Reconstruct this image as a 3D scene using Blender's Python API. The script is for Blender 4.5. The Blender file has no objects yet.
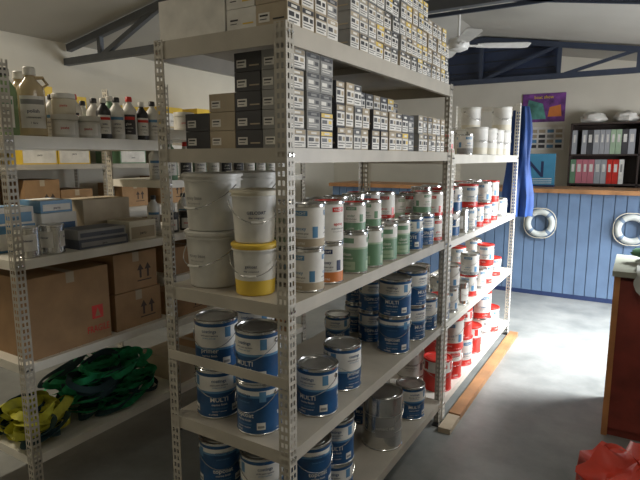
import bpy, math, random
from mathutils import Vector, Matrix, noise
random.seed(7)
R=random.random
def U(a,b): return a+(b-a)*R()
sc=bpy.context.scene
try: sc.view_settings.view_transform='Standard'
except: pass

# ---------------- materials ----------------
MC={}
def mat(name,col,rough=.55,metal=0,var=.08,scale=12,bump=0,emit=0,trans=0):
    if name in MC: return MC[name]
    m=bpy.data.materials.new(name); m.use_nodes=True
    nt=m.node_tree; b=nt.nodes['Principled BSDF']
    b.inputs['Roughness'].default_value=rough; b.inputs['Metallic'].default_value=metal
    if trans: b.inputs['Transmission Weight'].default_value=trans
    tc=nt.nodes.new('ShaderNodeTexCoord'); n=nt.nodes.new('ShaderNodeTexNoise')
    n.inputs['Scale'].default_value=scale; n.inputs['Detail'].default_value=4
    nt.links.new(tc.outputs['Object'],n.inputs['Vector'])
    r=nt.nodes.new('ShaderNodeValToRGB')
    r.color_ramp.elements[0].position=.3; r.color_ramp.elements[1].position=.7
    r.color_ramp.elements[0].color=[max(0,c*(1-var)) for c in col]+[1]
    r.color_ramp.elements[1].color=[min(1,c*(1+var)) for c in col]+[1]
    nt.links.new(n.outputs['Fac'],r.inputs['Fac']); nt.links.new(r.outputs['Color'],b.inputs['Base Color'])
    if bump:
        bp=nt.nodes.new('ShaderNodeBump'); bp.inputs['Strength'].default_value=bump; bp.inputs['Distance'].default_value=.01
        nt.links.new(n.outputs['Fac'],bp.inputs['Height']); nt.links.new(bp.outputs['Normal'],b.inputs['Normal'])
    if emit:
        b.inputs['Emission Color'].default_value=list(col)+[1]; b.inputs['Emission Strength'].default_value=emit
    MC[name]=m; return m
shelfM=mat('shelf_beige_enamel',(.43,.395,.33),.42,.0,.12,6)
shelfW=mat('shelf_white_enamel',(.72,.69,.61),.4,.0,.10,6)
postM=mat('post_grey_enamel',(.42,.39,.33),.45,0,.14,20)
white=mat('white_plastic',(.64,.625,.57),.42,0,.16,9); paper=mat('label_paper',(.72,.70,.65),.6,0,.13,14)
cream=mat('cream_plastic',(.68,.63,.50),.5)
blue=mat('can_blue',(.012,.075,.20),.35,0,.25); ltblue=mat('can_light_blue',(.10,.25,.42),.4); navy=mat('navy',(.015,.03,.09),.5)
green=mat('can_green',(.15,.28,.17),.45); ltgreen=mat('pale_green',(.36,.48,.33),.5)
red=mat('lid_red',(.58,.03,.02),.35,0,.2); orange=mat('label_orange',(.62,.20,.05),.5); yellow=mat('yellow_plastic',(.72,.50,.06),.45)
tin=mat('tin_metal',(.62,.62,.60),.2,.95,.18,8); tinD=mat('tin_lid_metal',(.55,.55,.53),.28,.9,.2,14)
black=mat('black_plastic',(.02,.02,.022),.4); dark=mat('charcoal_card',(.05,.05,.055),.6)
card=mat('brown_cardboard',(.33,.20,.10),.8,0,.14,10,.1); tan=mat('tan_card',(.42,.35,.25),.75,0,.1)
grey=mat('grey_card',(.28,.28,.27),.7); wood=mat('timber',(.34,.17,.07),.5,0,.3,5); cardink=mat('print_ink',(.06,.04,.03),.7)
amber=mat('amber_liquid',(.62,.50,.30),.15,0,.1,6,0,0,.3); clear=mat('clear_green_liquid',(.30,.42,.2),.12,0,.1,6,0,0,.4)
pink=mat('binder_pink',(.55,.18,.22),.5); bgrey=mat('binder_grey',(.35,.36,.38),.5)

# ---------------- mesh builder ----------------
class M:
    def __init__(s): s.v=[];s.f=[];s.m=[];s.mats=[]
    def mi(s,m):
        if m not in s.mats: s.mats.append(m)
        return s.mats.index(m)
    def face(s,pts,m):
        n=len(s.v); s.v+= [tuple(p) for p in pts]; s.f.append(tuple(range(n,n+len(pts)))); s.m.append(s.mi(m))
    def box(s,x0,x1,y0,y1,z0,z1,m,T=None):
        n=len(s.v)
        P=[(x0,y0,z0),(x1,y0,z0),(x1,y1,z0),(x0,y1,z0),(x0,y0,z1),(x1,y0,z1),(x1,y1,z1),(x0,y1,z1)]
        if T is not None: P=[tuple(T@Vector(p)) for p in P]
        s.v+=P; k=s.mi(m)
        for f in [(3,2,1,0),(4,5,6,7),(0,1,5,4),(1,2,6,5),(2,3,7,6),(3,0,4,7)]:
            s.f.append(tuple(n+i for i in f)); s.m.append(k)
    def beam(s,p,q,w,h,m):
        p=Vector(p);q=Vector(q);d=q-p;L=d.length
        rot=d.to_track_quat('X','Z').to_matrix().to_4x4()
        s.box(0,L,-w/2,w/2,-h/2,h/2,m,Matrix.Translation(p)@rot)
    def lathe(s,prof,seg=32,c=(0,0,0),T=None,rf=None):
        n=len(s.v)
        for (r,z,_) in prof:
            for i in range(seg):
                a=2*math.pi*i/seg; rr=r*(rf(a,z) if rf else 1)
                p=Vector((c[0]+rr*math.cos(a),c[1]+rr*math.sin(a),c[2]+z))
                s.v.append(tuple(T@p if T is not None else p))
        for j in range(len(prof)-1):
            k=s.mi(prof[j][2])
            for i in range(seg):
                i2=(i+1)%seg
                s.f.append((n+j*seg+i,n+j*seg+i2,n+(j+1)*seg+i2,n+(j+1)*seg+i)); s.m.append(k)
    def tube(s,pts,r,m,seg=8,closed=False):
        n0=len(s.v);N=len(pts);k=s.mi(m);pts=[Vector(p) for p in pts]
        for i,p in enumerate(pts):
            if closed: t=pts[(i+1)%N]-pts[i-1]
            else: t=pts[min(i+1,N-1)]-pts[max(i-1,0)]
            t.normalize(); a=Vector((0,0,1)) if abs(t.z)<.9 else Vector((1,0,0))
            u=t.cross(a).normalized();w=t.cross(u)
            for j in range(seg):
                an=2*math.pi*j/seg; s.v.append(tuple(p+(u*math.cos(an)+w*math.sin(an))*r))
        for i in range(N if closed else N-1):
            i2=(i+1)%N
            for j in range(seg):
                j2=(j+1)%seg
                s.f.append((n0+i*seg+j,n0+i*seg+j2,n0+i2*seg+j2,n0+i2*seg+j)); s.m.append(k)
        if not closed:
            s.f.append(tuple(n0+j for j in range(seg))); s.m.append(k)
            s.f.append(tuple(n0+(N-1)*seg+j for j in range(seg))); s.m.append(k)
    def ribbon(s,pts,nrm,w,m,closed=False):
        n0=len(s.v);N=len(pts);k=s.mi(m)
        for p,nn in zip(pts,nrm):
            p=Vector(p);nn=Vector(nn)
            s.v.append(tuple(p-nn*w/2)); s.v.append(tuple(p+nn*w/2))
        for i in range(N if closed else N-1):
            i2=(i+1)%N
            s.f.append((n0+2*i,n0+2*i+1,n0+2*i2+1,n0+2*i2)); s.m.append(k)
    def text(s,body,size,m,place):
        vs,fs=textmesh(body); n=len(s.v);k=s.mi(m)
        for v in vs: s.v.append(tuple(place(v[0]*size,v[1]*size)))
        for f in fs: s.f.append(tuple(n+i for i in f)); s.m.append(k)
    def cyltext(s,body,size,r,z,m,th=0):
        s.text(body,size,m,lambda x,y:((r+.0008)*math.cos(th+x/r),(r+.0008)*math.sin(th+x/r),z+y))
    def patch(s,r,z0,z1,t0,t1,m,seg=10,e=.0005):
        for i in range(seg):
            a=t0+(t1-t0)*i/seg;b=t0+(t1-t0)*(i+1)/seg;q=r+e
            s.face([(q*math.cos(a),q*math.sin(a),z0),(q*math.cos(b),q*math.sin(b),z0),(q*math.cos(b),q*math.sin(b),z1),(q*math.cos(a),q*math.sin(a),z1)],m)
    def mesh(s,name,ang=35):
        me=bpy.data.meshes.new(name); me.from_pydata(s.v,[],s.f)
        for m in s.mats: me.materials.append(m)
        me.polygons.foreach_set('material_index',s.m)
        me.polygons.foreach_set('use_smooth',[True]*len(s.f)); 
        try: me.set_sharp_from_angle(angle=math.radians(ang))
        except Exception as e: print(e)
        me.update(); return me
    def obj(s,name,loc=(0,0,0),rz=0,ang=35):
        return inst(name,s.mesh(name,ang),loc,rz)
def inst(name,me,loc=(0,0,0),rz=0):
    o=bpy.data.objects.new(name,me); o.location=loc; o.rotation_euler=(0,0,rz); sc.collection.objects.link(o); return o
TX={}
def textmesh(body):
    if body in TX: return TX[body]
    c=bpy.data.curves.new('t','FONT'); c.body=body; c.align_x='CENTER'; c.resolution_u=2; c.offset=.012
    o=bpy.data.objects.new('t',c); sc.collection.objects.link(o)
    dg=bpy.context.evaluated_depsgraph_get(); me=o.evaluated_get(dg).to_mesh()
    vs=[tuple(v.co) for v in me.vertices]; fs=[tuple(p.vertices) for p in me.polygons]
    o.evaluated_get(dg).to_mesh_clear(); bpy.data.objects.remove(o); bpy.data.curves.remove(c)
    TX[body]=(vs,fs); return TX[body]

# ---------------- room ----------------
XL,XR,YB,YF=-4.6,2.6,8.1,-2.0
RX,RZ=-1.8,3.05
def cz(x): return RZ-abs(x-RX)*.165
wallM=mat('painted_wall_cream',(.67,.635,.54),.8,0,.04,3)
ceilM=mat('ceiling_white',(.48,.465,.42),.8,0,.05,2)
fm=bpy.data.materials.new('polished_concrete'); fm.use_nodes=True
nt=fm.node_tree;b=nt.nodes['Principled BSDF'];tc=nt.nodes.new('ShaderNodeTexCoord')
n1=nt.nodes.new('ShaderNodeTexNoise');n1.inputs['Scale'].default_value=2.2;n1.inputs['Detail'].default_value=9;n1.inputs['Roughness'].default_value=.68
rp=nt.nodes.new('ShaderNodeValToRGB');rp.color_ramp.elements[0].position=.32;rp.color_ramp.elements[1].position=.68
rp.color_ramp.elements[0].color=(.15,.158,.15,1);rp.color_ramp.elements[1].color=(.28,.285,.27,1)
nt.links.new(tc.outputs['Object'],n1.inputs['Vector']);nt.links.new(n1.outputs['Fac'],rp.inputs['Fac']);nt.links.new(rp.outputs['Color'],b.inputs['Base Color'])
r2=nt.nodes.new('ShaderNodeMapRange');r2.inputs['To Min'].default_value=.28;r2.inputs['To Max'].default_value=.5
nt.links.new(n1.outputs['Fac'],r2.inputs['Value']);nt.links.new(r2.outputs['Result'],b.inputs['Roughness'])
m=M();m.box(XL-.15,XR+.15,YF-.15,YB+.15,-.1,0,fm);m.obj('floor')
def gable(name,y0,y1,mt):
    m=M();P=[(XL,0),(XR,0),(XR,cz(XR)),(RX,RZ),(XL,cz(XL))]
    m.face([(x,y0,z) for x,z in P],mt);m.face([(x,y1,z) for x,z in reversed(P)],mt)
    for i in range(5):
        a=P[i];c=P[(i+1)%5];m.face([(a[0],y0,a[1]),(a[0],y1,a[1]),(c[0],y1,c[1]),(c[0],y0,c[1])],mt)
    m.obj(name)
gable('wall_back',YB,YB+.15,wallM);gable('wall_front',YF-.15,YF,wallM)
m=M();m.box(XL-.15,XL,YF-.15,YB+.15,0,cz(XL),wallM);m.obj('wall_left')
DY0,DY1,DZ=3.8,6.1,2.1
m=M();m.box(XR,XR+.15,YF-.15,DY0,0,cz(XR),wallM);m.box(XR,XR+.15,DY1,YB+.15,0,cz(XR),wallM);m.box(XR,XR+.15,DY0,DY1,DZ,cz(XR),wallM);m.obj('wall_right')
m=M()
for y in (DY0,DY1-.06): m.box(XR-.02,XR+.17,y,y+.06,0,DZ,white)
m.box(XR-.02,XR+.17,DY0,DY1,DZ-.06,DZ,white); m.obj('door_1')
m=M()
for xa,xb in ((XL-.15,RX),(RX,XR+.15)):
    P=[(xa,cz(xa)),(xb,cz(xb)),(xb,cz(xb)+.1),(xa,cz(xa)+.1)]
    ya,yb=YF-.15,YB+.15
    m.face([(x,ya,z) for x,z in P],ceilM);m.face([(x,yb,z) for x,z in reversed(P)],ceilM)
    for i in range(4):
        a=P[i];c=P[(i+1)%4];m.face([(a[0],ya,a[1]),(a[0],yb,a[1]),(c[0],yb,c[1]),(c[0],ya,c[1])],ceilM)
m.obj('ceiling')

trM=mat('truss_slate',(.10,.11,.125),.5); trN=mat('truss_navy',(.03,.04,.065),.5)
def truss(y,zc,webs,tm,x1=None):
    m=M()
    m.beam((XL,y,zc),(x1 if x1 else (XR if zc<cz(XR) else RX+(RZ-zc)/.165-.2),y,zc),.05,.06,tm)
    m.beam((XL+.05,y,cz(XL)-.05),(RX,y,RZ-.05),.05,.06,tm); m.beam((RX,y,RZ-.05),(XR-.05,y,cz(XR)-.05),.05,.06,tm)
    for x in webs:
        m.beam((x,y,zc),(x,y,cz(x)-.05),.04,.04,tm)
    for a,c in zip(webs[:-1],webs[1:]):
        if a<RX: m.beam((a,y,zc),(c,y,cz(c)-.05),.04,.04,tm)
        else: m.beam((a,y,zc),(c,y,cz(c)-.05),.035,.035,tm)
    return m
truss(3.1,2.42,[-4.1,-3.3,-2.5,-1.8,-1.1,-.3,.5],trM).obj('roof_truss')
truss(6.9,2.50,[-1.8,-.9,-.1,.7],trN).obj('roof_truss')
m=M(); m.beam((-2.9,4.9,2.84),(-.55,4.9,2.84),.03,.03,trN); m.beam((-3.9,4.9,cz(-3.9)-.04),(RX,4.9,RZ-.04),.03,.03,trN); m.beam((RX,4.9,RZ-.04),(XR,4.9,cz(XR)-.04),.03,.03,trN); m.obj('roof_tie')
nav=mat('navy_boards',(.018,.028,.06),.5,0,.1,4)
m=M();y=6.97
P=[(XL,2.5),(-.93,2.5),(-.93,cz(-.93)),(RX,RZ),(XL,cz(XL))]
m.face([(x,y,z) for x,z in P],nav);m.face([(x,y+.03,z) for x,z in reversed(P)],nav)
for i in range(5):
    a=P[i];c=P[(i+1)%5];m.face([(a[0],y,a[1]),(a[0],y+.03,a[1]),(c[0],y+.03,c[1]),(c[0],y,c[1])],nav)
for i in range(1,4): m.box(XL+.4,-.95,y-.006,y,2.5+i*.12-.004,2.5+i*.12+.004,black)
m.obj('trim_1')

# ---------------- shelving ----------------
def flange(m,o,u,h,mt):
    cols=[0,.008,.017,.024,.033,.042]; pitch=.028
    def q(a,b,z0,z1):
        p=[o+u*a,o+u*b]; m.face([(p[0].x,p[0].y,z0),(p[1].x,p[1].y,z0),(p[1].x,p[1].y,z1),(p[0].x,p[0].y,z1)],mt)
    for c in (0,2,4): q(cols[c],cols[c+1],0,h)
    for k,c in enumerate((1,3)):
        z=0;zz=.012 
        while z<h:
            q(cols[c],cols[c+1],z,min(z+zz,h)); z+=pitch
def shelving(x0,x1,ys,levels,ph,mt,pm,beam=.045,rails=()):
    m=M()
    for y,sy in [(ys[0],1),(ys[-1],-1)]+[(yy,1) for yy in ys[1:-1]]:
        for x,sx in ((x0,1),(x1,-1)):
            o=Vector((x,y,0)); hh=ph[0] if isinstance(ph,tuple) and y==ys[0] else (ph[1] if isinstance(ph,tuple) else ph)
            flange(m,o,Vector((sx,0,0)),hh,pm); flange(m,o,Vector((0,sy,0)),hh,pm)
            m.box(x-.004 if sx>0 else x-.04,x+.04 if sx>0 else x+.004,min(y,y+sy*.04),max(y,y+sy*.04),0,.006,black)
    a,b_=x0+.003,x1-.003
    for yy0,yy1,lv in [(ys[i],ys[i+1],levels[i] if isinstance(levels[0],(list,tuple)) else levels) for i in range(len(ys)-1)]:
        for k,z in enumerate(lv):
            bm=beam+(.012 if k==len(lv)-1 else 0)
            y0,y1=yy0+.003,yy1-.003
            m.box(a,b_,y0,y1,z-.004,z,mt)
            m.box(b_-.004,b_,y0,y1,z-bm,z-.004,mt);m.box(a,a+.004,y0,y1,z-bm,z-.004,mt)
            m.box(a+.004,b_-.004,y0,y0+.004,z-bm,z-.004,mt);m.box(a+.004,b_-.004,y1-.004,y1,z-bm,z-.004,mt)
            m.box(b_-.02,b_-.004,y0+.004,y1-.004,z-bm,z-bm+.004,mt)
            ym=(y0+y1)/2; m.box(a+.01,b_-.01,ym-.02,ym+.02,z-.03,z-.004,mt)
            for yc,s in ((yy0,1),(yy1,-1)):
                for dy in (.012,.03):
                    T=Matrix.Translation((x1,yc+s*dy,z-.022))@Matrix.Rotation(math.pi/2,4,'Y')
                    m.lathe([(.006,0,tin),(.005,.004,tin),(.0001,.004,tin)],8,T=T)
    for y,z in rails:
        m.box(x0+.004,x1-.004,y-.001,y+.003,z-.035,z,mt)
    return m.obj('metal_shelving_unit')
UX0,UX1=-1.42,-.885
LV=[.145,.61,1.10,1.58,1.93]
shelving(UX0,UX1,[1.28,2.84],LV,1.935,shelfM,postM,.045,[(1.278,.865)])
LV2=[.13,.60,1.08,1.57]
shelving(UX0,UX1,[2.87,4.72],LV2,(1.60,2.0),shelfW,shelfW,.04,[(4.72,1.98)])
LX0,LX1=-2.63,-2.15
LL1=[.26,.68,1.13,1.64]; LL2=[.25,.65,.9,1.14,1.43,1.70]
shelving(LX0,LX1,[1.155,1.98,3.35],[LL1,LL2],1.93,shelfW,postM,.04)
shelving(-4.45,-4.0,[1.2,3.0,4.8],[.2,.65,1.1,1.5,1.85],1.9,shelfM,postM,.04)

# ---------------- paint cans ----------------
def can(r,h,bands,lid=tinD,seg=36,handle=True,rim=tin):
    m=M();pr=[(.001,0,rim),(r*.97,0,rim),(r+.002,.002,rim),(r+.002,.006,rim),(r,.008,bands[0][2])]
    for a,b_,mt in bands: pr.append((r,.008+(h-.02)*a,mt));
    pr.append((r,h-.012,rim)); pr+= [(r+.0025,h-.010,rim),(r+.0025,h-.002,rim),(r,h,rim),(r-.006,h,lid),(r-.008,h-.006,lid),(r*.8,h-.006,lid),(r*.78,h-.003,lid),(r*.7,h-.003,lid),(r*.68,h-.005,lid),(.001,h-.005,lid)]
    m.lathe(pr,seg)
    if handle:
        for s in (1,-1):
            T=Matrix.Translation((0,s*r,h*.8))@Matrix.Rotation(-s*math.pi/2,4,'X')
            m.lathe([(.009,0,tin),(.008,.004,tin),(.001,.005,tin)],10,T=T)
        pts=[]
        for i in range(13):
            a=math.pi*i/12; pts.append(((r+.006)*math.sin(a)*1.0,(r+.006)*math.cos(a),h*.8-math.sin(a)*h*.35))
        m.tube(pts,.0013,tin,5)
    return m
def blue_can(r,h,word,split=.55):
    m=can(r,h,[(.0,split,blue),(split,split+.05,ltblue),(split+.05,.93,paper),(.93,1,blue)],tinD)
    for th in (0,2.1,4.2):
        m.cyltext(word,h*.13,r,h*.36,paper,th); m.cyltext('marine finish',h*.06,r,h*.28,paper,th)
        m.cyltext('semi-gloss enamel',h*.045,r,h*.21,ltblue,th); m.cyltext('interior / exterior',h*.04,r,h*.15,paper,th); m.cyltext('4 LITRES',h*.05,r,h*.08,paper,th-.3)
        m.cyltext('coatings',h*.09,r,h*.76,blue,th); m.cyltext('yacht paint systems',h*.045,r,h*.69,navy,th); m.cyltext('protect and seal',h*.04,r,h*.64,ltblue,th)
        m.patch(r,h*.66,h*.86,th+.75,th+1.05,ltblue,4); m.patch(r,h*.12,h*.26,th+.62,th+1.0,paper,4); m.patch(r,h*.15,h*.2,th+.66,th+.95,grey,4,.0009)
    return m.mesh('paint_can')
B4=blue_can(.078,.185,'MULTI'); B4b=blue_can(.078,.185,'primer',.42); B4c=blue_can(.078,.185,'topcoat',.78); B2=blue_can(.062,.165,'TOPKOTE')
def white_band(r,h,c1,lid,word,handle=False,rimm=tin,c2=paper,f=.30,c3=None):
    c3=c3 or c1
    m=can(r,h,[(0,f,c1),(f,1,c2)],lid,handle=handle,rim=rimm)
    for th in (0,math.pi*.67,math.pi*1.33):
        m.cyltext(word,h*.11,r,h*(f+.22),c3,th); m.cyltext('polyurethane gloss',h*.05,r,h*(f+.13),black,th); m.cyltext('two pack system',h*.045,r,h*(f+.06),grey,th)
        m.cyltext('1 LITRE',h*.07,r,h*.1,c2,th); m.patch(r,h*.74,h*.85,th-.45,th+.45,c3); m.cyltext('YACHT',h*.08,r+.0005,h*.765,c2,th)
        m.patch(r,h*(f+.05),h*(f+.3),th+.75,th+1.1,c3,4)
    return m
def green_can(r,h):
    m=can(r,h,[(0,.62,green),(.62,.67,ltgreen),(.67,1,paper)],tinD,handle=False)
    for th in (0,2.1,4.2):
        m.cyltext('clean',h*.11,r,h*.44,paper,th); m.cyltext('bilge and hull',h*.055,r,h*.36,paper,th)
        m.patch(r,h*.10,h*.30,th-.6,th+.6,ltgreen); m.cyltext('degreaser',h*.06,r+.0005,h*.18,green,th)
        m.patch(r,h*.74,h*.86,th-.5,th+.5,green)
    return m.mesh('paint_can')
G1=green_can(.056,.165)
R1=white_band(.047,.115,green,red,'under').mesh('paint_can')
Rs=white_band(.052,.135,red,red,'gloss',f=.15).mesh('paint_can')
Ws=white_band(.05,.13,grey,tinD,'satin',c3=ltblue).mesh('paint_can')
Wg=white_band(.05,.13,ltgreen,tinD,'clear').mesh('paint_can')
Or=white_band(.056,.15,tan,tinD,'epoxy',f=.2,c3=ltblue).mesh('paint_can')
Or2=white_band(.056,.15,orange,tinD,'epoxy',f=.28,c3=navy).mesh('paint_can')
Or3=white_band(.056,.15,paper,red,'epoxy',f=.2,c3=red).mesh('paint_can')
RR=white_band(.086,.20,red,red,'teak oil',True,red,f=.2,c3=ltblue).mesh('paint_can')
RR2=white_band(.086,.20,red,red,'antifoul',True,red,f=.62,c3=red).mesh('paint_can')
WW=white_band(.086,.20,paper,tinD,'undercoat',True,tin,f=.2,c3=grey).mesh('paint_can')
RS=white_band(.062,.15,red,red,'enamel',True,red,f=.22,c3=ltblue).mesh('paint_can')
RB=white_band(.062,.15,blue,red,'enamel',True,tin,f=.4,c3=blue).mesh('paint_can')
WS=white_band(.062,.15,grey,tinD,'sealer',True,tin,f=.12,c3=ltblue).mesh('paint_can')
RT=can(.062,.15,[(0,1,tin)],tinD); 
for th in (0,3.1): RT.patch(.062,.03,.11,th-.7,th+.7,paper)
RT=RT.mesh('paint_can')
T1=can(.05,.13,[(0,1,tin)],tinD,handle=False)
for th in (0,2.1,4.2): T1.patch(.05,.03,.1,th-.75,th+.75,paper); T1.cyltext('thinner',.014,.051,.07,navy,th)
T1=T1.mesh('paint_can')
Tb=can(.098,.27,[(0,.33,tin),(.33,.34,tinD),(.34,.66,tin),(.66,.67,tinD),(.67,1,tin)],tinD)
for th in (0,3.14): Tb.patch(.098,.07,.17,th-.5,th+.5,grey); Tb.cyltext('solvent 10L',.02,.099,.11,paper,th)
Tb=Tb.mesh('solvent_drum')
def pail(r,h,body,lid,band,word,name='plastic_pail',tc=grey):
    m=M();b0=r*.88
    def rr(f): return b0+(r-b0)*f
    pr=[(.001,0,band or body),(b0-.004,0,band or body),(b0,.004,band or body),(rr(.30),h*.30,body),(rr(.62),h*.62,body),(rr(.86),h*.86,body),(r+.005,h*.865,body),(r+.005,h*.89,body),(r,h*.89,lid),(r,h*.93,lid),(r+.006,h*.935,lid),(r+.006,h-.004,lid),(r,h,lid),(r-.012,h,lid),(r-.016,h-.006,lid),(.001,h-.006,lid)]
    m.lathe(pr,40)
    for th in (0,3.14):
        m.cyltext(word,h*.08,rr(.55)+.0015,h*.55,tc,th); m.cyltext('filler compound',h*.045,rr(.5)+.0015,h*.47,tc,th); m.cyltext('part A - resin',h*.04,rr(.4)+.0015,h*.38,tc,th)
    pts=[]
    for i in range(15):
        a=math.pi*i/14; pts.append(((r+.012)*math.sin(a),(r+.010)*math.cos(a),h*.8-math.sin(a)*h*.4))
    m.tube(pts,.0016,tin,6); m.tube(pts[6:9],.005,white,8)
    return m.mesh(name)
PW=pail(.1,.2,white,white,None,'epoxy base'); PY=pail(.074,.175,white,yellow,yellow,'gelcoat',tc=navy); PY2=pail(.074,.175,white,cream,None,'GELCOAT',tc=navy)
def stack(me,h,x,y,z,n,j=.004,name='paint_can'):
    for i in range(n):
        me_=me[i%len(me)] if isinstance(me,list) else me
        hh=h[i%len(h)] if isinstance(h,list) else h
        inst(name,me_,(x+U(-j,j),y+U(-j,j),z),-1.0+U(-.7,.7)); z+=hh
z=.61
for (x,y,me,h,n) in [(-1.29,1.40,[B4,B4b],.185,2),(-1.085,1.385,[B4c,B4],.185,2),(-.978,1.60,B4,.185,1),(-1.0,1.84,B4b,.185,1),
    (-1.27,1.60,[B4,B4],.185,2),(-1.25,2.25,B2,.165,1),(-1.14,2.40,B2,.165,2),(-1.27,2.5,B2,.165,2),(-.978,2.33,[B4c,B4],.185,2),(-.978,2.55,B4,.185,2),(-1.14,2.62,B4,.185,2),(-.978,2.735,B4b,.185,1),(-1.31,2.72,B4b,.185,2)]:
    stack(me,h,x,y,z,n,.002)
z=.145
for (x,y,me,h,n) in [(-1.29,1.40,[B4c],.185,2),(-1.09,1.40,[B4b],.185,2),(-.98,1.56,B4c,.185,2),(-.99,1.76,B4,.185,2),(-1.11,1.93,B4b,.185,2),(-1.27,1.62,B4b,.185,2),(-.985,2.60,B4,.185,1),(-1.19,2.42,B4,.185,2),(-1.2,2.68,T1,.13,2),(-1.28,2.12,B4,.185,1)]:
    stack(me,h,x,y,z,n,.002)
inst('solvent_drum',Tb,(-1.0,2.26,z),-1)
z=1.10
stack(PW,.2,-1.29,1.405,z,2,name='plastic_pail'); stack(PW,.2,-1.29,1.64,z,2,name='plastic_pail')
inst('plastic_pail',PY,(-1.085,1.375,z),-1.1); inst('plastic_pail',PY2,(-1.085,1.375,z+.175),-.8)
for (x,y,me,h,n) in [(-.953,1.50,[Or,Or],.15,2),(-.955,1.64,[Or2,Or3],.15,2),(-.953,1.84,[G1,R1],[.165,.115],2),(-.953,1.985,[G1,R1],[.165,.115],2),(-.953,2.14,G1,.165,1),(-.953,2.29,G1,.165,1),(-.955,2.46,[B2],.165,1),(-.957,2.62,[B2,R1],[.165,.115],2),(-.95,2.77,[Rs,Rs],[.135,.135],2),
   (-1.09,1.55,[Ws,Wg],.13,2),(-1.075,1.75,[G1,Ws],[.165,.13],2),(-1.075,1.91,[G1,Wg],[.165,.13],2),(-1.075,2.07,[G1,T1],[.165,.13],2),(-1.075,2.23,[G1,Ws],[.165,.13],2),(-1.075,2.40,[Or,Rs],[.15,.135],2),(-1.08,2.56,[Ws,Wg],.13,2),(-1.075,2.73,[Ws,Rs],[.13,.135],2),
   (-1.2,1.83,[Ws,Wg],.13,2),(-1.2,2.0,[T1,Ws],.13,2),(-1.2,2.17,[Ws,T1],[.13,.13],2),(-1.2,2.34,[Wg,Ws],[.13,.13],2),(-1.2,2.5,[T1,T1],.13,2),(-1.2,2.67,[Ws,Rs],[.13,.135],2),(-1.33,1.9,[T1,T1],.13,2),(-1.33,2.2,[Ws,Ws],.13,2),(-1.33,2.6,[T1,Rs],[.13,.135],2)]:
    stack(me,h,x,y,z,n,.001)
# second shelving unit
for y,n,me in [(3.05,1,RR2),(3.27,2,[RR2,RR]),(3.52,2,[RR,RR2]),(3.80,1,RR2),(4.05,2,[WW,RR]),(4.36,1,RR)]: stack(me,.20,-.985,y,.13,n,.006)
for y,n,me in [(3.15,1,WW),(3.62,2,[RR2,RR]),(4.15,1,WW)]: stack(me,.20,-1.2,y,.13,n,.003)
for y,n,me in [(2.98,1,RB),(3.16,2,WS),(3.36,1,RT),(3.62,2,[RS,WS]),(3.86,1,WS),(4.06,2,RS),(4.36,1,RS)]: stack(me,.15,-.965,y,.60,n,.006)
for y,n,me in [(3.05,2,RT),(3.45,1,WS),(3.85,2,RS),(4.3,2,WS)]: stack(me,.15,-1.12,y,.60,n,.002)
for y,n,me in [(2.98,2,[WS,RS]),(3.14,2,RB),(3.32,1,RT),(3.50,2,[WS,RS]),(3.68,1,RS),(3.90,2,[RS,WS]),(4.14,2,RS),(4.42,1,WS)]: stack(me,.15,-.965,y,1.08,n,.006)
for y,n,me in [(3.05,2,RT),(3.22,2,WS),(3.55,2,WS),(3.9,2,RB),(4.25,2,WS)]: stack(me,.15,-1.12,y,1.08,n,.002)
WT=can(.075,.19,[(0,.25,cream),(.25,1,paper)],white,handle=True,rim=white)
for th in (0,3.1): WT.cyltext('resin',.025,.075,.09,grey,th)
WT=WT.mesh('paint_can')
for (x,y,n) in [(-.99,3.75,1),(-.98,3.98,1),(-.98,4.2,1),(-1.17,4.0,1),(-.98,4.45,2),(-1.2,4.35,2),(-1.2,3.7,1)]:
    stack(WT,.19,x,y,1.57,n,.002)
stack(Rs,.135,-1.0,3.1,1.57,1);stack(Rs,.135,-1.15,3.2,1.57,1);stack(Ws,.13,-.97,3.4,1.57,1)

# ---------------- boxed goods ----------------
def gbox(m,x,y,z,w,d,h,body,style):
    g=.0015
    m.box(x+g,x+w-g,y+g,y+d-g,z,z+h-g,body); e=.0006
    lab,ink,acc=style
    def rx(a,b_,c,d_,mt,k=1):
        X=x+w-g+e*k; m.face([(X,y+a*d,z+c*h),(X,y+b_*d,z+c*h),(X,y+b_*d,z+d_*h),(X,y+a*d,z+d_*h)],mt)
    def ry(a,b_,c,d_,mt,k=1):
        Y=y+g-e*k; m.face([(x+a*w,Y,z+c*h),(x+b_*w,Y,z+c*h),(x+b_*w,Y,z+d_*h),(x+a*w,Y,z+d_*h)],mt)
    rx(.06,.94,.06,.66,lab); rx(.12,.5,.38,.58,ink,2); rx(.12,.86,.26,.30,ink,2); rx(.12,.7,.14,.18,ink,2); rx(.62,.86,.38,.56,acc,2)
    rx(.06,.94,.72,.94,acc); rx(.3,.7,.77,.88,lab,2)
    ry(.1,.45,.2,.6,lab); ry(.14,.40,.44,.52,ink,2); ry(.14,.36,.3,.34,ink,2); ry(.55,.9,.25,.32,acc)
S1=(paper,dark,tan);S2=(paper,black,yellow);S3=(grey,paper,dark);S4=(paper,black,dark);S5=(paper,black,black)
def boxes(x0,x1,y0,y1,z,dims,stackfn,seed,bodies=(dark,tan,dark,grey)):
    random.seed(seed); m=M(); w,d,h=dims
    nx=int((x1-x0)/w+.001); y=y0; 
    while y+d<=y1+1e-4:
        for i in range(nx):
            n=stackfn(i/(nx-1 if nx>1 else 1),y)
            bd=random.choice(bodies); st=random.choice([S1,S5,S2,S1,S4])
            for k in range(n):
                if R()<.25: st=random.choice([S1,S2,S3,S5]); bd=random.choice(bodies)
                jx=U(-.008,.0) if i==nx-1 else 0
                gbox(m,x1-(nx-i)*w+jx,y,z+k*h,w,d-.003,h,bd,st)
        y+=d
    return m.obj('boxed_goods_stack')
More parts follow.
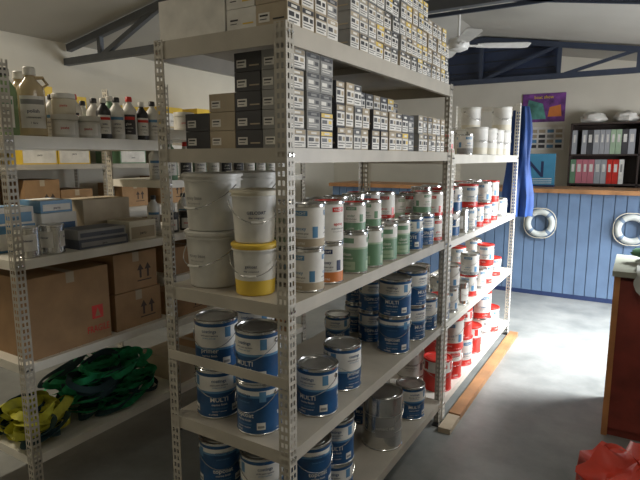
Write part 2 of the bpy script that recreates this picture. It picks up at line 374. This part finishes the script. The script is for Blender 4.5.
boxes(-1.36,-.9,1.33,1.585,1.58,(.11,.085,.059),lambda f,y: 5 if f>.55 else (2 if f<.3 else 3),1,(dark,tan,grey))
boxes(-1.36,-.9,1.61,1.87,1.58,(.11,.065,.078),lambda f,y: random.choice([2,3]) ,2,(dark,grey,tan))
boxes(-1.36,-.9,1.90,2.35,1.58,(.11,.075,.08),lambda f,y: 3 if f<.9 else random.choice([2,2,3]),3,(tan,tan,dark))
boxes(-1.36,-.9,2.40,2.80,1.58,(.11,.065,.085),lambda f,y: random.choice([2,2,3]),4,(tan,tan,grey))
boxes(-1.12,-.89,1.30,1.60,1.93,(.115,.075,.065),lambda f,y: 3 if f>.5 else 2,5,(tan,tan,paper))
boxes(-1.38,-.89,1.68,2.12,1.93,(.115,.073,.062),lambda f,y: 5 if f>.3 else 4,6,(tan,tan,grey))
boxes(-1.38,-.89,2.13,2.80,1.93,(.115,.066,.065),lambda f,y: max(1,int(6.0-(y-2.1)*5*(.35+.35*R()))),8,(tan,tan,grey))
random.seed(21)
def carton(x0,x1,y0,y1,z0,z1,name='cardboard_carton',mt=card,arrows=True,txt=None,tape=tan):
    m=M();m.box(x0,x1,y0,y1,z0,z1,mt);e=.0008
    ym=(y0+y1)/2
    m.face([(x0,ym-.02,z1+e),(x1,ym-.02,z1+e),(x1,ym+.02,z1+e),(x0,ym+.02,z1+e)],tape)
    X=x1+e; m.face([(X,ym-.02,z1),(X,ym-.02,z1-.05),(X,ym+.02,z1-.05),(X,ym+.02,z1)],tape)
    h=z1-z0
    if arrows:
        for c in (y0+(y1-y0)*.60,y0+(y1-y0)*.78):
            s=min(.026,h*.14); zz=z0+h*.42
            m.face([(X,c-s*.25,zz-s),(X,c+s*.25,zz-s),(X,c+s*.25,zz+s*.6),(X,c-s*.25,zz+s*.6)],cardink)
            m.face([(X,c-s*.8,zz+s*.6),(X,c+s*.8,zz+s*.6),(X,c,zz+s*1.9)],cardink)
        m.face([(X,y0+(y1-y0)*.52,z0+h*.2),(X,y0+(y1-y0)*.86,z0+h*.2),(X,y0+(y1-y0)*.86,z0+h*.23),(X,y0+(y1-y0)*.52,z0+h*.23)],cardink)
    if txt:
        m.text(txt,h*.13,red,lambda a,b_:(X,y1-.07+a*.7,z0+h*.12+b_))
        m.face([(X,y1-.10,z0+h*.3),(X,y1-.04,z0+h*.3),(X,y1-.04,z0+h*.48),(X,y1-.10,z0+h*.48)],red)
        m.face([(X+e,y1-.085,z0+h*.33),(X+e,y1-.055,z0+h*.33),(X+e,y1-.07,z0+h*.45)],mt)
    return m.obj(name)
carton(-1.41,-1.125,1.30,1.63,1.93,2.06,'white_carton',paper,False,None,white)

# ---------------- left shelves goods ----------------
def bottle(r,h,body,cap,label,handle=False,word='WASH',acc=red):
    m=M();n=h*.72
    m.lathe([(.001,0,body),(r*.92,0,body),(r,.006,body),(r,n*.92,body),(r*.9,n,body),(r*.55,n+h*.08,body),(r*.36,n+h*.13,body),(r*.36,n+h*.16,cap),(r*.46,n+h*.165,cap),(r*.44,h-.004,cap),(r*.36,h,cap),(.001,h,cap)],28)
    for th in (0,3.1):
        m.patch(r,h*.12,h*.58,th-1.0,th+1.0,label); m.patch(r,h*.46,h*.53,th-.9,th+.9,acc,10,.0009)
        m.cyltext(word,h*.07,r+.0008,h*.34,navy if label is not dark else paper,th); m.cyltext('concentrate',h*.04,r+.0008,h*.26,black if label is not dark else paper,th); m.cyltext('1 litre',h*.04,r+.0008,h*.18,black if label is not dark else paper,th)
    if handle:
        m.tube([(0,r*.8,n*.98),(0,r*1.2,n+h*.05),(0,r*.9,n+h*.14),(0,r*.35,n+h*.13)],r*.14,body,8)
    return m.mesh('chemical_bottle')
Bg=bottle(.042,.27,clear,black,paper,acc=green); Ba=bottle(.055,.29,amber,white,paper,True,'polish',acc=grey); Bk=bottle(.033,.19,black,white,paper,False,'wax'); Bw=bottle(.035,.2,white,black,paper,False,'shine',acc=ltblue)
Br=bottle(.035,.21,white,red,dark,False,'glow'); Bgn=bottle(.038,.22,green,white,paper)
def jar(r,h,body,cap,lab):
    m=M();m.lathe([(.001,0,body),(r*.95,0,body),(r,.005,body),(r,h*.72,body),(r*.93,h*.76,cap),(r*1.03,h*.77,cap),(r*1.03,h-.004,cap),(r*.98,h,cap),(.001,h,cap)],28)
    for th in (0,2.1,4.2): m.patch(r,h*.12,h*.66,th-.8,th+.8,lab); m.cyltext('paste',h*.16,r+.0008,h*.36,red,th)
    return m.mesh('plastic_jar')
J1=jar(.055,.10,white,white,paper);J2=jar(.048,.09,cream,white,cream);J3=jar(.04,.11,black,black,paper)
z=1.64;rz=-.6
for me,x,y in [(Bg,-2.235,1.225),(Ba,-2.25,1.34),(Bk,-2.205,1.66),(Bw,-2.205,1.735),(Br,-2.205,1.81),(Bk,-2.205,1.885),(Bw,-2.205,1.955),
   (Bg,-2.37,1.23),(Ba,-2.40,1.38),(Bw,-2.36,1.5),(Br,-2.34,1.6),(Bw,-2.33,1.7),(Bgn,-2.34,1.8),(Bk,-2.34,1.9),(Bw,-2.49,1.28),(Bw,-2.5,1.5),(Br,-2.49,1.62),(Bw,-2.49,1.75)]:
    inst('chemical_bottle',me,(x,y,z),rz+U(-.4,.4))
for me,x,y,k,h in [(J1,-2.215,1.465,1,.1),(J1,-2.215,1.58,0,.1)]:
    inst('plastic_jar',me,(x,y,z),rz)
    if k: inst('plastic_jar',J2,(x,y,z+h),rz)
z=1.13
for y,n in ((1.255,1),(1.37,1)): stack(T1,.13,-2.225,y,z,n,.001)
def pkg(x0,x1,y0,y1,z0,z1,body,lab,name='small_carton'):
    m=M(); m.box(x0,x1,y0,y1,z0,z1,body);e=.0008;X=x1+e
    m.face([(X,y0+.01,z0+.01),(X,y1-.01,z0+.01),(X,y1-.01,z0+(z1-z0)*.7),(X,y0+.01,z0+(z1-z0)*.7)],lab)
    m.text('parts',min(.02,(z1-z0)*.3),black,lambda a,b_:(X+e,(y0+y1)/2+a,z0+(z1-z0)*.3+b_))
    m.face([(x0+.02,y0+.02,z1+e),(x1-.02,y0+.02,z1+e),(x1-.02,y1-.02,z1+e),(x0+.02,y1-.02,z1+e)],lab)
    return m.obj(name)
dg=mat('slate_package',(.08,.09,.12),.5)
pkg(-2.34,-2.18,1.47,1.74,z,z+.045,dg,grey);pkg(-2.33,-2.17,1.46,1.72,z+.047,z+.09,grey,dg)
pkg(-2.56,-2.40,1.20,1.40,z,z+.12,ltblue,paper);pkg(-2.56,-2.39,1.21,1.39,z+.122,z+.2,paper,ltblue);pkg(-2.57,-2.38,1.42,1.6,z,z+.16,paper,blue);pkg(-2.57,-2.38,1.42,1.58,z+.162,z+.22,ltblue,paper)
carton(-2.57,-2.38,1.64,1.92,z,z+.21,'cardboard_carton',tan,False); pkg(-2.36,-2.19,1.76,1.93,z,z+.10,cream,tan)
z=.68
carton(-2.57,-2.18,1.21,1.61,z,z+.36,txt='FRAGILE',arrows=False);carton(-2.53,-2.19,1.65,1.94,z,z+.19);carton(-2.53,-2.20,1.66,1.93,z+.192,z+.39)
strap=mat('green_webbing',(.015,.30,.12),.7,0,.3,30,.3); strapd=mat('dark_webbing',(.015,.05,.06),.7)
lime=mat('lime_mesh',(.52,.50,.04),.6,0,.2,30,.3)
def pile(name,x0,x1,y0,y1,z,ht,mts,n,seed,w=.028):
    random.seed(seed);m=M()
    for i in range(n):
        f=i/n; mt=random.choice(mts)
        rx,ry=U(.04,.1),U(.06,.13); c=Vector((U(x0+rx,x1-rx),U(y0+ry,y1-ry),z+.02+f*ht))
        tilt=Matrix.Rotation(U(-.35,.35),3,'X')@Matrix.Rotation(U(-.35,.35),3,'Y'); ph=U(0,6)
        pts=[];nr=[];N=36;flat=R()<.6
        for k in range(N):
            a=2*math.pi*k/N; wob=1+.18*math.sin(3*a+ph)
            p=tilt@Vector((rx*math.cos(a)*wob,ry*math.sin(a)*wob,.012*math.sin(2*a+ph)))
            q=c+p; q.z=max(q.z,z+.018); q.x=min(max(q.x,x0),x1); pts.append(q)
            tw=.8*math.sin(a+ph) if flat else 1.2+.4*math.sin(2*a+ph)
            rad=Vector((math.cos(a),math.sin(a),0)); nr.append((rad*math.cos(tw)+Vector((0,0,1))*math.sin(tw)).normalized())
        m.ribbon(pts,nr,w,mt,True)
    return m.obj(name,ang=60)
z=.26
pile('webbing_strap_pile',-2.57,-2.17,1.41,1.94,z,.21,[strap,strap,strap,strap,strapd],95,3,.034)
pile('mesh_bag_pile',-2.57,-2.17,1.18,1.38,z,.1,[lime,lime,strapd],30,4,.045)
random.seed(31)
for z,hh in ((.25,.3),(.65,.2),(.9,.2)):
    y=2.06
    while y<3.05:
        w=U(.2,.28); carton(-2.52,-2.19,y,y+w,z,z+U(.12,hh-.045),mt=random.choice([card,tan,card])); y+=w+.02
y=2.07
while y<3.28:
    inst('chemical_bottle',random.choice([Bw,Br,Bgn,Bw]),(-2.21,y,1.43),-.7); inst('chemical_bottle',random.choice([Bw,Bk,Bgn]),(-2.36,y+.03,1.43),-.7)
    inst('plastic_jar',random.choice([J1,J2]),(-2.21,y,1.70),-.7) if int(y*10)%2 else None
    inst('plastic_jar',J3,(-2.22,y,1.14),-.7); inst('chemical_bottle',random.choice([Br,Bw]),(-2.36,y,1.14),-.7)
    y+=.115
for y in (1.4,1.8,2.3,2.6,3.2,3.7,4.2):
    pkg(-4.4,-4.05,y,y+.29,1.85,1.85+U(.12,.26),random.choice([yellow,tan,paper,yellow]),paper)
    pkg(-4.4,-4.05,y,y+.29,1.5,1.5+U(.15,.26),random.choice([yellow,tan,green,ltblue]),paper)
    carton(-4.4,-4.05,y,y+.29,1.1,1.1+U(.15,.3)); carton(-4.4,-4.05,y,y+.29,.65,.65+U(.15,.3)); carton(-4.4,-4.05,y,y+.29,.2,.2+U(.15,.3))

# ---------------- counter ----------------
boards=mat('blue_boards',(.11,.175,.28),.5,0,.15,4)
m=M();CX0,CX1,CY=-3.6,1.6,6.3
m.box(CX0,CX1,CY+.02,CY+.6,0,1.17,boards)
x=CX0
while x<CX1-.05:
    m.box(x+.004,min(x+.106,CX1),CY,CY+.02,.05,1.17,boards); x+=.11
m.box(CX0,CX1,CY+.002,CY+.02,0,.05,navy)
m.box(CX0-.03,CX1+.03,CY-.05,CY+.65,1.17,1.215,wood)
m.obj('shop_counter')
def ring(x,z):
    m=M();T=Matrix.Translation((x,CY-.036,z))@Matrix.Rotation(math.pi/2,4,'X')
    Rr,r=.125,.032;N=48;K=12;wr=mat('buoy_white',(.50,.53,.50),.6);bl=mat('buoy_band',(.16,.22,.3),.6)
    n=len(m.v)
    for i in range(N):
        a=2*math.pi*i/N
        for j in range(K):
            c=2*math.pi*j/K; m.v.append(tuple(T@Vector(((Rr+r*math.cos(c))*math.cos(a),(Rr+r*math.cos(c))*math.sin(a),r*math.sin(c)))))
    for i in range(N):
        mt=bl if (i%12) in (5,6) else wr
        for j in range(K):
            m.f.append((n+i*K+j,n+((i+1)%N)*K+j,n+((i+1)%N)*K+(j+1)%K,n+i*K+(j+1)%K)); m.m.append(m.mi(mt))
    pts=[T@Vector(((Rr+r+.008+.012*abs(math.sin(2*a)))*math.cos(a),(Rr+r+.008+.012*abs(math.sin(2*a)))*math.sin(a),0)) for a in [2*math.pi*k/48+.1 for k in range(48)]]
    m.tube(pts,.005,cream,6,True)
    m.obj('life_ring')
ring(-.907,.83);ring(-.02,.82)

m=M();bw=mat('dark_bookcase',(.045,.03,.025),.5)
bx0,bx1,by0,by1=-.82,.75,7.78,8.09
m.box(bx0,bx1,by1-.015,by1,0,2.0,bw)
for x in (bx0,-.03,bx1-.02): m.box(x,x+.02,by0,by1-.015,0,2.0,bw)
for zz in (.1,.5,.86,1.22,1.60,2.0): m.box(bx0,bx1,by0,by1-.015,zz-.02,zz,bw)
m.obj('bookcase')
random.seed(5);m=M()
for zz in (1.22,1.60,.86):
    x=bx0+.025
    while x<bx1-.1:
        if -.115<x<0.0: x=.0
        w=U(.055,.078);c=random.choice([bgrey,pink,red,pink,black,green,bgrey,dark,pink,paper] if zz<1.5 else [bgrey,bgrey,dark,bgrey,ltgreen,paper]);h=.31
        if R()<.93:
            m.box(x,x+w-.004,by0+.02,by0+.26,zz,zz+h,c); Y=by0+.019
            m.face([(x+.016,Y,zz+.15),(x+w-.020,Y,zz+.15),(x+w-.020,Y,zz+.25),(x+.016,Y,zz+.25)],paper if c is not paper else grey)
        x+=w
m.obj('ring_binders')
def blob(s,mt,seed=0,amp=.25):
    m=M();seg=24;pr=12
    for j in range(pr+1):
        ph=math.pi*j/pr
        for i in range(seg):
            a=2*math.pi*i/seg;d=Vector((math.sin(ph)*math.cos(a),math.sin(ph)*math.sin(a),-math.cos(ph)))
            k=1+amp*noise.noise(d*2.2+Vector((seed,0,0)))+amp*.5*noise.noise(d*6+Vector((seed,3,0)))
            zz=d.z*k*s[2]+s[2]*.8
            m.v.append((d.x*k*s[0],d.y*k*s[1],max(zz,0)))
    for j in range(pr):
        for i in range(seg):
            i2=(i+1)%seg;m.f.append((j*seg+i,j*seg+i2,(j+1)*seg+i2,(j+1)*seg+i));m.m.append(m.mi(mt))
    return m
blob((.16,.12,.08),white,2).obj('stuffed_bag',(-.58,7.93,2.001)); 
blob((.14,.12,.08),white,5).obj('stuffed_bag',(-.2,7.93,2.001)); blob((.07,.08,.05),red,7).obj('cap',(.07,7.93,2.001))
pp=mat('poster_purple',(.16,.05,.22),.5,0,.7,9);pp2=mat('poster_green',(.1,.3,.25),.5,0,.5,9)
m=M();Y=8.098;m.box(-1.50,-.94,Y-.015,Y,2.05,2.44,pp)
m.face([(-1.46,Y-.017,2.09),(-1.18,Y-.017,2.09),(-1.23,Y-.017,2.3),(-1.42,Y-.017,2.36)],pp2)
m.face([(-1.16,Y-.017,2.12),(-.98,Y-.017,2.12),(-1.0,Y-.017,2.28),(-1.14,Y-.017,2.25)],orange)
m.text('boat show',.06,yellow,lambda a,b_:(-1.22+a,Y-.018,2.37+b_))
m.obj('poster')
m=M();m.box(-1.40,-.93,Y-.008,Y,1.66,1.98,paper)
for i in range(4):
    for j in range(4): 
        xx=-1.37+i*.11; z0=1.69+j*.07; m.face([(xx,Y-.009,z0),(xx+.085,Y-.009,z0),(xx+.085,Y-.009,z0+.045),(xx,Y-.009,z0+.045)],random.choice([grey,dark,tan,ltblue]))
m.obj('notice_sheet')
m=M();sk=mat('flag_sky_blue',(.05,.23,.38),.5)
m.box(-1.28,-.85,6.75,6.78,1.235,1.60,sk)
m.box(-1.28,-.85,6.68,6.85,1.216,1.235,navy)
m.text('N',.26,navy,lambda a,b_:(-1.06+a,6.748,1.33+b_))
for k in range(3): m.face([(-1.26,6.748,1.245+k*.025),(-.88,6.748,1.255+k*.025),(-.88,6.748,1.262+k*.025),(-1.26,6.748,1.252+k*.025)],paper)
m.obj('display_sign')

# ---------------- ceiling fan ----------------
m=M();fw=mat('fan_white',(.72,.71,.67),.4)
fx,fy,fz=-1.60,5.25,2.63;zc=cz(fx)
m.lathe([(.001,zc-fz-.0,fw),(.06,zc-fz,fw),(.055,zc-fz-.04,fw),(.012,zc-fz-.06,fw),(.012,.08,fw),(.05,.07,fw),(.095,.05,fw),(.105,0,fw),(.09,-.04,fw),(.04,-.06,fw),(.001,-.065,fw)],28)
for k in range(4):
    Rz=Matrix.Rotation(k*math.pi/2+.5,4,'Z')
    T=Rz@Matrix.Rotation(-.16,4,'X')
    m.box(.08,.22,-.018,.018,-.012,-.004,fw,T)
    P=[(.18,-.045),(.3,-.062),(.64,-.07),(.68,-.05),(.68,.05),(.64,.07),(.3,.062),(.18,.045)]
    m.face([T@Vector((a,c,0)) for a,c in P],fw); m.face([T@Vector((a,c,-.006)) for a,c in reversed(P)],fw)
m.obj('ceiling_fan',(fx,fy,fz))

# ---------------- hanging cloth ----------------
tp=mat('blue_tarp',(.01,.05,.20),.6,0,.25,8)
m=M();pr=[(.001,.96,tp),(.05,.95,tp)]+[(.06+.05*(1-i/10)**.8+.008*math.sin(i),.92*i/10,tp) for i in range(10,-1,-1)]
m.lathe(pr,64,rf=lambda a,z:1+.22*math.sin(7*a+z*2)+.1*math.sin(13*a-z*5))
m.obj('hanging_blue_cloth',(-.92,4.92,1.04),ang=70)
m=M();m.box(-.87,-.80,2.95,4.7,0,.035,wood);m.box(-.87,-.80,2.75,2.94,0,.03,tan);m.obj('timber_plank')

# ---------------- right cabinet ----------------
rw=mat('red_brown_panel',(.20,.035,.022),.5,0,.4,5);ow=mat('orange_pine',(.45,.20,.07),.5,0,.25,6);gt=mat('grey_green_top',(.30,.31,.25),.5)
m=M();x0,x1,y0,y1=-.07,1.3,3.2,3.75
m.box(x0+.03,x1,y0+.02,y1,0,.92,rw)
m.box(x0,x0+.03,y0,y1,0,.92,ow)
m.box(x0+.03,x1-.03,y0+.005,y0+.02,.05,.9,rw)
for x in (.6,x1-.03): m.box(x,x+.035,y0-.005,y0+.02,0,.92,ow)
m.box(x0-.01,x1+.01,y0-.02,y1+.01,.92,.95,gt)
m.obj('display_cabinet')
m=M();cw=mat('white_cloth',(.5,.52,.48),.8,0,.15,10);NX,NY=26,22
for j in range(NY+1):
    s=j/NY*.62
    for i in range(NX+1):
        xx=.03+i/NX*.42; wv=.006*math.sin(i*.9+j*.2)
        if s<.40: p=(xx,3.62-s*1.15,.955+.012*abs(math.sin(i*.5+j*.7))+.003*abs(math.sin(i*1.3)))
        else: p=(xx+.01*math.sin(j*.6),3.155-.004-wv-.004,.955-(s-.40)*(.45+.2*math.sin(i*.35)))
        m.v.append(p)
for j in range(NY):
    for i in range(NX):
        a=j*(NX+1)+i; m.f.append((a,a+1,a+NX+2,a+NX+1)); m.m.append(m.mi(cw))
m.obj('draped_cloth',ang=70)
blob((.15,.11,.05),mat('green_cloth',(.08,.2,.1),.8,0,.4,10),11,.4).obj('folded_cloth',(.16,3.48,.975))
rb=mat('red_plastic_bag',(.55,.045,.022),.3,0,.15,6,.2)
m=blob((.25,.22,.19),rb,3,.6)
for s in (-1,1):
    pts=[(s*.06+.08*math.cos(a)*s,.12*math.cos(a)*.6,.29+.09*math.sin(a)) for a in [math.pi*k/12 for k in range(13)]]
    m.ribbon(pts,[Vector((s*.5,.8,0)).normalized()]*13,.04,rb)
m.obj('red_plastic_bag',(.10,2.33,0),ang=70)

# ---------------- lights ----------------
def area(name,loc,size,energy,col,rot,spread=180):
    l=bpy.data.lights.new(name,'AREA');l.shape='RECTANGLE';l.size=size[0];l.size_y=size[1];l.energy=energy;l.color=col;l.spread=math.radians(spread)
    o=bpy.data.objects.new(name,l);o.location=loc;o.rotation_euler=rot;sc.collection.objects.link(o);return o
area('doorway_daylight',(XR+.1,(DY0+DY1)/2,1.25),(1.7,2.2),200,(.93,.96,1),(0,math.radians(60),0))
kx,ky=.95,4.4
m=M();zz=min(cz(kx-.45),cz(kx+.45))
for a,b_,c,d in ((kx-.45,kx-.40,ky-.6,ky+.6),(kx+.40,kx+.45,ky-.6,ky+.6),(kx-.40,kx+.40,ky-.6,ky-.55),(kx-.40,kx+.40,ky+.55,ky+.6)): m.box(a,b_,c,d,zz-.04,zz,white)
m.obj('added_rooflight_frame')  # made-up rooflight frame out of view, added to go with the lamp below
area('added_floor_light',(kx-.03,ky,zz-.20),(.6,.9),95,(.94,.97,1),(math.radians(7),math.radians(27),0),85)  # added lamp, tilted to brighten the floor in front of the counter
def fluoro(x,y,e,col=(1,.89,.71)):
    z=min(cz(x-.1),cz(x+.1))-.04
    m=M();m.box(-.07,.07,-.62,.62,-.02,.03,white)
    for s in (-.03,.03): m.tube([(s,-.58,-.035),(s,.58,-.035)],.013,mat('tube_glow',(1,.94,.85),.4,emit=2),10)
    m.obj('fluorescent_light',(x,y,z)); area('fluorescent_lamp',(x,y,z-.06),(.12,1.2),e,col,(0,0,0))
fluoro(-3.3,1.0,37);fluoro(0.0,1.5,9,(1,.94,.83));fluoro(-1.6,-.9,1.5);fluoro(-3.4,5.0,8)
w=bpy.data.worlds.new('World');sc.world=w;w.use_nodes=True
w.node_tree.nodes['Background'].inputs[0].default_value=(.8,.88,1,1);w.node_tree.nodes['Background'].inputs[1].default_value=1.0

# ---------------- camera ----------------
cd=bpy.data.cameras.new('camera');cd.sensor_width=36;cd.lens=525/640*36;cd.clip_start=.05
co=bpy.data.objects.new('camera',cd);co.location=(0,0,1.55);co.rotation_euler=(math.radians(90-8.88),0,math.radians(31.1))
sc.collection.objects.link(co);sc.camera=co
